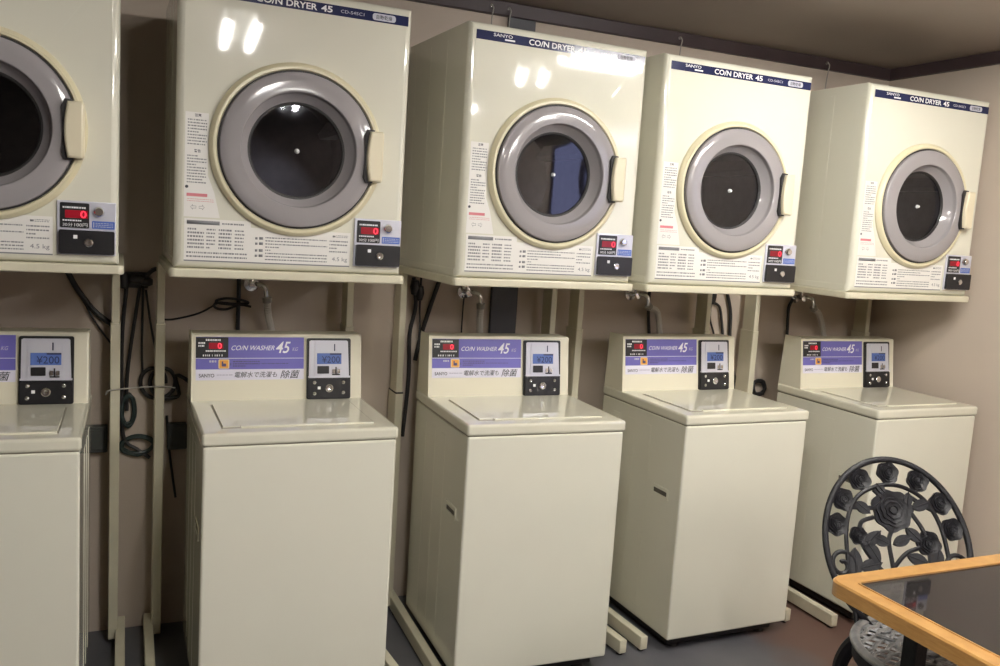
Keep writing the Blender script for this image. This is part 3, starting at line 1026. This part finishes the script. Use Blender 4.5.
def vine(bm, pts, r=0.0062):
    tube(bm, spline([(p[0], p[1], 0) for p in pts], 6), r, 7, flat=0.9, M=FB)


b = new()
ring = [(A_ * math.cos(R(d)), B_ * math.sin(R(d)), 0) for d in range(-58, 239, 4)]
ring = [(0.135, -0.222, 0)] + ring + [(-0.135, -0.222, 0)]
ring = [ring[0]] + ring[1:-1] + [ring[-1]]
tube(b, ring, 0.0088, 10, flat=0.9, up=(0, 0, 1), M=FB)
br = obj('back_frame', b, iron_m, chair)
b = new()
tube(b, spline([(-0.142, -0.215, 0), (-0.147, -0.08, 0), (-0.140, 0.045, 0), (-0.105, 0.122, 0), (-0.052, 0.156, 0), (-0.003, 0.166, 0), (0.047, 0.157, 0), (0.098, 0.122, 0), (0.132, 0.045, 0), (0.140, -0.08, 0), (0.138, -0.215, 0)], 8), 0.006, 8, M=FB)
vine(b, [(-0.02, -0.20), (-0.022, -0.06), (-0.024, 0.012), (-0.006, 0.05)])
vine(b, [(-0.022, -0.06), (0.02, -0.02), (0.06, -0.003), (0.085, 0.01)])
vine(b, [(-0.022, -0.09), (-0.06, -0.06), (-0.09, -0.02), (-0.108, 0.02)])
vine(b, [(-0.024, 0.01), (-0.055, 0.018), (-0.085, 0.0)])
vine(b, [(0.05, 0.09), (0.074, 0.05), (0.087, 0.012)])
vine(b, [(-0.108, 0.02), (-0.096, 0.06), (-0.06, 0.075)])
vine(b, [(-0.02, -0.14), (0.03, -0.10), (0.08, -0.06), (0.087, 0.0)])
vine(b, [(-0.05, 0.15), (-0.03, 0.13)])
vine(b, [(0.045, 0.14), (0.085, 0.113), (0.11, 0.10)])
vine(b, [(-0.12, 0.10), (-0.085, 0.10), (-0.05, 0.10)])
obj('back_tracery', b, iron_m, chair)
for k, (u, v) in enumerate(((-0.002, 0.199), (-0.085, 0.177), (0.082, 0.179), (-0.140, 0.120), (0.138, 0.119), (-0.165, 0.051), (0.162, 0.049))):
    b = new(); rose(b, u, v, 0.0305, FB, k)
    obj('small_rose', b, iron_m, chair)
b = new(); rose(b, -0.003, 0.095, 0.057, FB, 20, 7)
obj('large_rose', b, iron_m, chair)
b = new(); rose(b, 0.088, 0.008, 0.034, FB, 21)
obj('small_rose', b, iron_m, chair)
b = new(); rose(b, -0.109, 0.024, 0.024, FB, 22)
obj('rose_bud', b, iron_m, chair)
b = new()
for (u, v, L, wd, an) in ((-0.072, 0.016, 0.062, 0.013, 40), (0.012, 0.014, 0.050, 0.012, 25), (-0.074, -0.018, 0.060, 0.014, -60), (-0.088, 0.100, 0.045, 0.012, -40),
                          (0.080, 0.112, 0.050, 0.013, 20), (-0.045, 0.012, 0.045, 0.012, -25), (-0.085, -0.055, 0.06, 0.014, 15), (0.05, -0.035, 0.055, 0.013, -20),
                          (0.045, 0.125, 0.04, 0.010, 80), (0.048, 0.03, 0.05, 0.012, -45), (0.105, -0.03, 0.05, 0.015, 70), (-0.128, -0.05, 0.075, 0.016, 85), (-0.03, 0.155, 0.03, 0.009, -50), (-0.06, -0.11, 0.06, 0.014, -30), (0.06, -0.12, 0.06, 0.014, 40)):
    b = new()
    leaf(b, u, v, L * 1.1, wd * 1.25, an, FB)
    obj('leaf', b, iron_m, chair)
for s in (-1, 1):
    b = new()
    pts = []
    for k in range(34):
        a = -0.4 + k * 0.26
        rr = 0.043 * (1 - k / 40)
        pts.append((s * (0.164 - rr * math.cos(a) * 0.9), -0.055 + rr * math.sin(a), 0))
    pts = [(s * 0.125, -0.15, 0)] + pts
    tube(b, pts, 0.0062, 8, M=FB)
    obj('back_scroll', b, iron_m, chair)
# seat
SZ, SR = 0.440, 0.205
b = new()
tube(b, [(SR * math.cos(R(k * 6)), SR * math.sin(R(k * 6)), SZ - 0.004) for k in range(60)], 0.0125, 10, closed=True, flat=0.8)
tube(b, [(0.105 * math.cos(R(k * 10)), 0.105 * math.sin(R(k * 10)), SZ - 0.004) for k in range(36)], 0.007, 8, closed=True, flat=0.7)
for s in (-1, 1):
    for k in range(-7, 8):
        off = k * 0.0255
        half = math.sqrt(max(0.0001, (SR - 0.004) ** 2 - off ** 2))
        m = max(4, int(half / 0.016))
        pts = []
        for j in range(m + 1):
            q = -half + 2 * half * j / m
            wv = 0.006 * math.sin(q * 70 + k * 1.3)
            pts.append((q, off + wv if abs(q) < half - 0.01 else off, SZ - 0.004 + 0.0012 * s))
        tube(b, pts, 0.0062, 6, flat=0.6, up=(0, 0, 1), M=Matrix.Rotation(s * R(38) - yaw, 4, 'Z'))
rs = random.Random(4)
for k in range(26):
    a, q = rs.uniform(0, 6.28), rs.uniform(0.03, 0.17)
    leaf(b, 0, 0, 0.05, 0.010, 0, Matrix.Translation((q * math.cos(a), q * math.sin(a), SZ - 0.002)) @ Matrix.Rotation(rs.uniform(0, 6.28), 4, 'Z'))
obj('seat', b, seat_iron, chair)
b = new(); lathe(b, [(SR - 0.006, SZ - 0.006), (SR + 0.006, SZ - 0.012), (SR + 0.003, SZ - 0.045), (SR - 0.004, SZ - 0.045), (SR - 0.012, SZ - 0.012)], 60, close=True)
obj('seat_apron', b, iron_m, chair)
for an in (35, 145, 215, 325):
    d = Matrix.Rotation(R(an) - yaw, 3, 'Z') @ Vector((1, 0, 0))
    pts = [d * q + Vector((0, 0, z)) for q, z in ((0.190, 0.425), (0.222, 0.375), (0.232, 0.31), (0.205, 0.20), (0.195, 0.10), (0.212, 0.035), (0.238, 0.013))]
    sp = spline(pts, 6)
    rr = [0.021 - 0.009 * i / (len(sp) - 1) for i in range(len(sp))]
    b = new(); tube(b, sp, rr, 10)
    lathe(b, [(0, 0), (0.018, 0), (0.016, 0.016), (0, 0.022)], 14, Matrix.Translation((d.x * 0.238, d.y * 0.238, 0)))
    obj('leg', b, iron_m, chair)

# ------------------------------------------------------------------ taps, hoses, cords behind the machines
def cord(name, label, pts, r, material, cat='cord', n=8, group=None):
    b = new()
    tube(b, spline(pts, n), r, 8)
    o = obj(name, b, material)
    return tag(o, label, cat, group)


TAPS = [(0.403, 1.158, 'chrome water tap on the wall above the second washer from the left'),
        (1.161, 1.152, 'chrome water tap on the wall above the middle washer'),
        (1.873, 1.163, 'chrome water tap on the wall above the washer second from the right'),
        (2.714, 1.172, 'chrome water tap on the wall above the right end washer')]
for x, z, lab in TAPS:
    t = thing('water_tap', lab, 'tap', (x, WY, z), 0, 'wall taps under the dryers')
    FT = Matrix(((1, 0, 0, 0), (0, 0, -1, 0), (0, 1, 0, 0), (0, 0, 0, 1)))
    b = new(); lathe(b, [(0, 0), (0.026, 0), (0.024, 0.006), (0.011, 0.008), (0.010, 0.055), (0.013, 0.06), (0, 0.063)], 20, FT)
    obj('tap_body', b, chrome, t)
    b = new(); tube(b, spline([(0, -0.045, 0.002), (0.018, -0.07, 0.004), (0.036, -0.075, -0.008), (0.042, -0.072, -0.036)], 6), 0.0085, 10)
    obj('spout', b, chrome, t)
    b = new(); lathe(b, [(0, 0.0), (0.006, 0.0), (0.006, 0.02), (0.017, 0.022), (0.019, 0.03), (0.012, 0.036), (0, 0.037)], 12, Matrix.Translation((-0.004, -0.045, 0.006)))
    obj('tap_handle', b, chrome, t)
HOSES = [([(0.445, 2.928, 1.115), (0.452, 2.935, 1.06), (0.470, 2.945, 0.98), (0.475, 2.94, 0.86)], 'pale water hose hanging from the tap above the second washer'),
         ([(1.203, 2.928, 1.112), (1.208, 2.94, 1.05), (1.216, 2.945, 0.97), (1.22, 2.94, 0.86)], 'pale water hose hanging from the tap above the middle washer'),
         ([(1.915, 2.928, 1.12), (1.965, 2.935, 1.10), (1.990, 2.945, 1.03), (2.005, 2.945, 0.95), (2.01, 2.94, 0.86)], 'pale water hose hanging from the tap second from the right'),
         ([(2.756, 2.928, 1.13), (2.805, 2.94, 1.105), (2.840, 2.945, 1.04), (2.86, 2.945, 0.96), (2.86, 2.94, 0.86)], 'pale water hose hanging from the tap at the right end')]
for pts, lab in HOSES:
    t = thing('water_hose', lab, 'hose', pts[0], 0, 'water hoses under the dryers')
    T0 = Matrix.Translation(pts[0]).inverted()
    sp = spline(pts, 14)
    rr = [0.0115 + (0.0015 if i % 2 else 0) for i in range(len(sp))]
    b = new(); tube(b, sp, rr, 10, M=T0)
    obj('hose_pipe', b, hose_m, t)
    b = new(); tube(b, [Vector(pts[0]) + Vector((0, 0, 0.006)), Vector(sp[3])], 0.0155, 12, M=T0)
    obj('hose_coupling', b, tie_m, t)

Yc = 2.984
def P(*xz):
    return [(x, Yc, z) for x, z in xz]


cord('power_cord', 'black cord running straight down from the plug cluster beside the left post', P((0.022, 1.15), (0.010, 0.973), (0.011, 0.781), (0.018, 0.652), (0.060, 0.61), (0.096, 0.582)), 0.006, cord_m, group='cords between the stands')
cord('power_cord', 'black cord slanting from the plug cluster to the dark green bundle', P((0.060, 1.14), (0.028, 0.878), (0.026, 0.74)), 0.0055, cord_m, group='cords between the stands')
cord('power_cord', 'thin black cord from the plug cluster down to the coiled loop', P((0.070, 1.15), (0.068, 0.95), (0.072, 0.85)), 0.0038, cord_m, group='cords between the stands')
cord('power_cord', 'thin black cord slanting right from the plug cluster to the right post', P((0.078, 1.13), (0.095, 1.01), (0.116, 0.903), (0.125, 0.84)), 0.0035, cord_m, group='cords between the stands')
loop = [(0.096 + 0.045 * math.cos(R(a)) + 0.002 * k, Yc - 0.0002 * k, 0.828 + 0.050 * math.sin(R(a))) for k, a in enumerate(range(0, 700, 25))]
loop += [(0.17, Yc - 0.006, 0.855), (0.21, Yc - 0.004, 0.835), (0.25, Yc - 0.002, 0.79)]
cord('coiled_cord', 'thick black cord coiled in a loop behind the right post', loop, 0.0065, cord_m, n=3)
cord('power_cord', 'thin dark cord drooping from the right post to the bow of cord', P((0.125, 1.036), (0.165, 1.038), (0.240, 1.059), (0.300, 1.095)), 0.0032, cord_m)
cord('power_cord', 'thick black cord slanting down behind the far left dryer stand', P((-0.160, 1.21), (-0.120, 1.13), (-0.070, 1.06), (-0.010, 1.01)), 0.0085, cord_m)
cord('power_cord', 'thin black cord slanting down below the thick one at the far left', P((-0.120, 1.13), (-0.07, 1.03), (-0.022, 0.957)), 0.003, cord_m)
cord('power_cord', 'thin cord hanging low beside the second washer', P((0.146, 0.72), (0.156, 0.596), (0.177, 0.443)), 0.004, cord_m)
b = new()
for (dx, dz, s) in ((-0.026, 0, 1.0), (0.014, 0.004, 0.9), (0.040, -0.004, 0.8)):
    lathe(b, [(0, -0.028), (0.012, -0.026), (0.017, -0.008), (0.017, 0.010), (0.012, 0.022), (0, 0.024)], 14,
          Matrix.Translation((0.040 + dx, Yc - 0.005, 1.160 + dz)) @ Matrix.Rotation(R(90 * (s < 1)), 4, 'Y') @ Matrix.Diagonal((s, s, s, 1)))
box(b, 0.015, 0.085, Yc, WY, 1.135, 1.185, 0.004)
tag(obj('plug_cluster', b, cord_m), 'cluster of black plugs on the wall between the two left stands', 'plugs')
cord('power_cord', 'short black cord arching right from the plug cluster', P((0.075, 1.168), (0.100, 1.195), (0.130, 1.195)), 0.007, cord_m)


def bundle(name, label, c, w_, h_, turns, r, material, seed):
    rs = random.Random(seed)
    pts = []
    for k in range(turns * 8):
        a = k * math.pi / 4
        pts.append((c[0] + w_ * (0.8 + 0.3 * rs.random()) * math.cos(a), c[1] + rs.uniform(-0.004, 0.004), c[2] + h_ * (0.8 + 0.3 * rs.random()) * math.sin(a)))
    return cord(name, label, pts, r, material, n=4)


bundle('cord_bundle', 'dark green cord bundled tight on the left post below the tie', (0.030, Yc, 0.742), 0.020, 0.052, 5, 0.0055, green_m, 1)
bundle('cord_bundle', 'dark green cord looped low between the two left stands', (0.060, Yc, 0.625), 0.050, 0.030, 3, 0.0055, green_m, 2)
b = new()
tube(b, spline([(-0.035, 2.882, 0.815), (-0.025, 2.876, 0.828), (0.03, 2.879, 0.834), (0.10, 2.879, 0.838), (0.135, 2.876, 0.838), (0.165, 2.882, 0.832)], 6), 0.0022, 6)
tag(obj('twist_tie', b, tie_m), 'pale twist tie strung across the two left posts', 'tie')
for x0, x1, lab in ((-0.085, -0.03, 'dark green box low on the wall left of the left post'), (0.148, 0.208, 'dark green box low on the wall left of the second washer')):
    t = thing('socket_box', lab, 'box', ((x0 + x1) / 2, WY, 0.61), 0, 'socket boxes low on the wall')
    h = (x1 - x0) / 2
    b = new(); box(b, -h, h, -0.035, 0, 0, 0.085, 0.004)
    obj('housing', b, box_m, t)
    b = new(); box(b, -h + 0.008, h - 0.008, -0.038, -0.034, 0.01, 0.075, 0.002)
    obj('cover', b, box_m, t)

cord('power_cord', 'black cord hanging straight down beside the tap of the second washer', P((0.361, 1.21), (0.362, 1.10), (0.362, 1.008), (0.366, 0.85)), 0.0068, cord_m)
cord('tied_cord', 'black cord tied in a bow left of the second washer tap',
     [(0.400, Yc - 0.02, 1.085), (0.365, Yc - 0.02, 1.09), (0.32, Yc - 0.02, 1.075), (0.287, Yc - 0.02, 1.080), (0.292, Yc - 0.02, 1.096), (0.35, Yc - 0.025, 1.094), (0.39, Yc - 0.03, 1.098),
      (0.365, Yc - 0.03, 1.108), (0.32, Yc - 0.03, 1.112), (0.289, Yc - 0.03, 1.104), (0.30, Yc - 0.03, 1.095), (0.36, Yc - 0.03, 1.090)], 0.0042, cord_m)
cord('power_cord', 'thick black cord slanting down left of the middle washer tap', P((1.065, 1.21), (1.027, 1.087), (1.002, 0.997), (0.983, 0.90)), 0.0085, cord_m)
cord('power_cord', 'thin black cord beside the left post of the middle stand', P((0.990, 1.20), (0.990, 1.10), (0.994, 1.0), (0.985, 0.9)), 0.004, cord_m)
cord('power_cord', 'black cord tangled along the left post of the middle stand', P((0.962, 1.20), (0.975, 1.10), (0.958, 0.996), (0.962, 0.834), (0.950, 0.62)), 0.0075, cord_m)
b = new()
for (dx, dz) in ((0, 0), (0.018, -0.02)):
    lathe(b, [(0, -0.03), (0.012, -0.026), (0.018, 0.0), (0.014, 0.024), (0, 0.028)], 14, Matrix.Translation((0.968 + dx, Yc, 1.165 + dz)))
tag(obj('plug_cluster', b, cord_m), 'black plugs at the top of the middle stand post', 'plugs')
cord('power_cord', 'thin dark wire hanging from the tap of the middle washer', P((1.158, 1.134), (1.156, 1.07), (1.155, 0.88)), 0.003, cord_m)
cord('power_cord', 'black cord hanging left of the pale hose, second stand from the right', P((1.953, 1.21), (1.956, 1.10), (1.971, 0.984), (1.975, 0.86)), 0.0065, cord_m)
b = new(); lathe(b, [(0, -0.035), (0.014, -0.03), (0.019, 0.0), (0.019, 0.026), (0.012, 0.034), (0, 0.035)], 14, Matrix.Translation((2.262, Yc, 1.165)))
tag(obj('wall_plug', b, cord_m), 'black plug behind the right post, second stand from the right', 'plugs')
cord('power_cord', 'thin black cord hanging from the single black plug', P((2.259, 1.14), (2.262, 1.07), (2.290, 1.0), (2.31, 0.90)), 0.0042, cord_m)
cord('power_cord', 'black cord bending right from the single black plug', P((2.270, 1.14), (2.305, 1.12), (2.325, 1.05), (2.336, 0.99), (2.34, 0.88)), 0.0055, cord_m)
cord('power_cord', 'longest black cord curving down right of the single plug', P((2.330, 1.20), (2.363, 1.105), (2.372, 1.003), (2.385, 0.90), (2.428, 0.789), (2.43, 0.68)), 0.0068, cord_m)
cord('power_cord', 'black cord hanging from the right end tap', P((2.690, 1.165), (2.672, 1.12), (2.678, 1.02), (2.68, 0.86)), 0.0068, cord_m)
bundle('cord_bundle', 'black cord bundle in the gap left of the right end washer', (2.545, Yc - 0.010, 0.775), 0.035, 0.032, 4, 0.007, cord_m, 3)

# hooks screwed to the ceiling trim
for x, lab in ((1.195, 'small wire hook on the trim above the middle dryer, left one'), (1.262, 'small wire hook on the trim above the middle dryer, right one'),
               (1.990, 'small wire hook on the trim above the dryer second from the right'), (2.735, 'small wire hook on the trim left of the right end dryer')):
    t = thing('wire_hook', lab, 'hook', (x, WY - 0.022, 2.142), 0, 'wire hooks on the ceiling trim')
    b = new(); lathe(b, [(0, 0), (0.008, 0), (0.006, 0.004), (0, 0.005)], 12, Matrix.Translation((0, 0, 0.026)) @ FD)
    obj('screw', b, chrome, t)
    b = new(); tube(b, spline([(0, -0.004, 0.028), (0.004, -0.012, 0.015), (0, -0.012, -0.01), (0.001, -0.006, -0.05), (0, -0.004, -0.10)], 5), 0.0022, 6)
    obj('wire', b, tie_m, t)
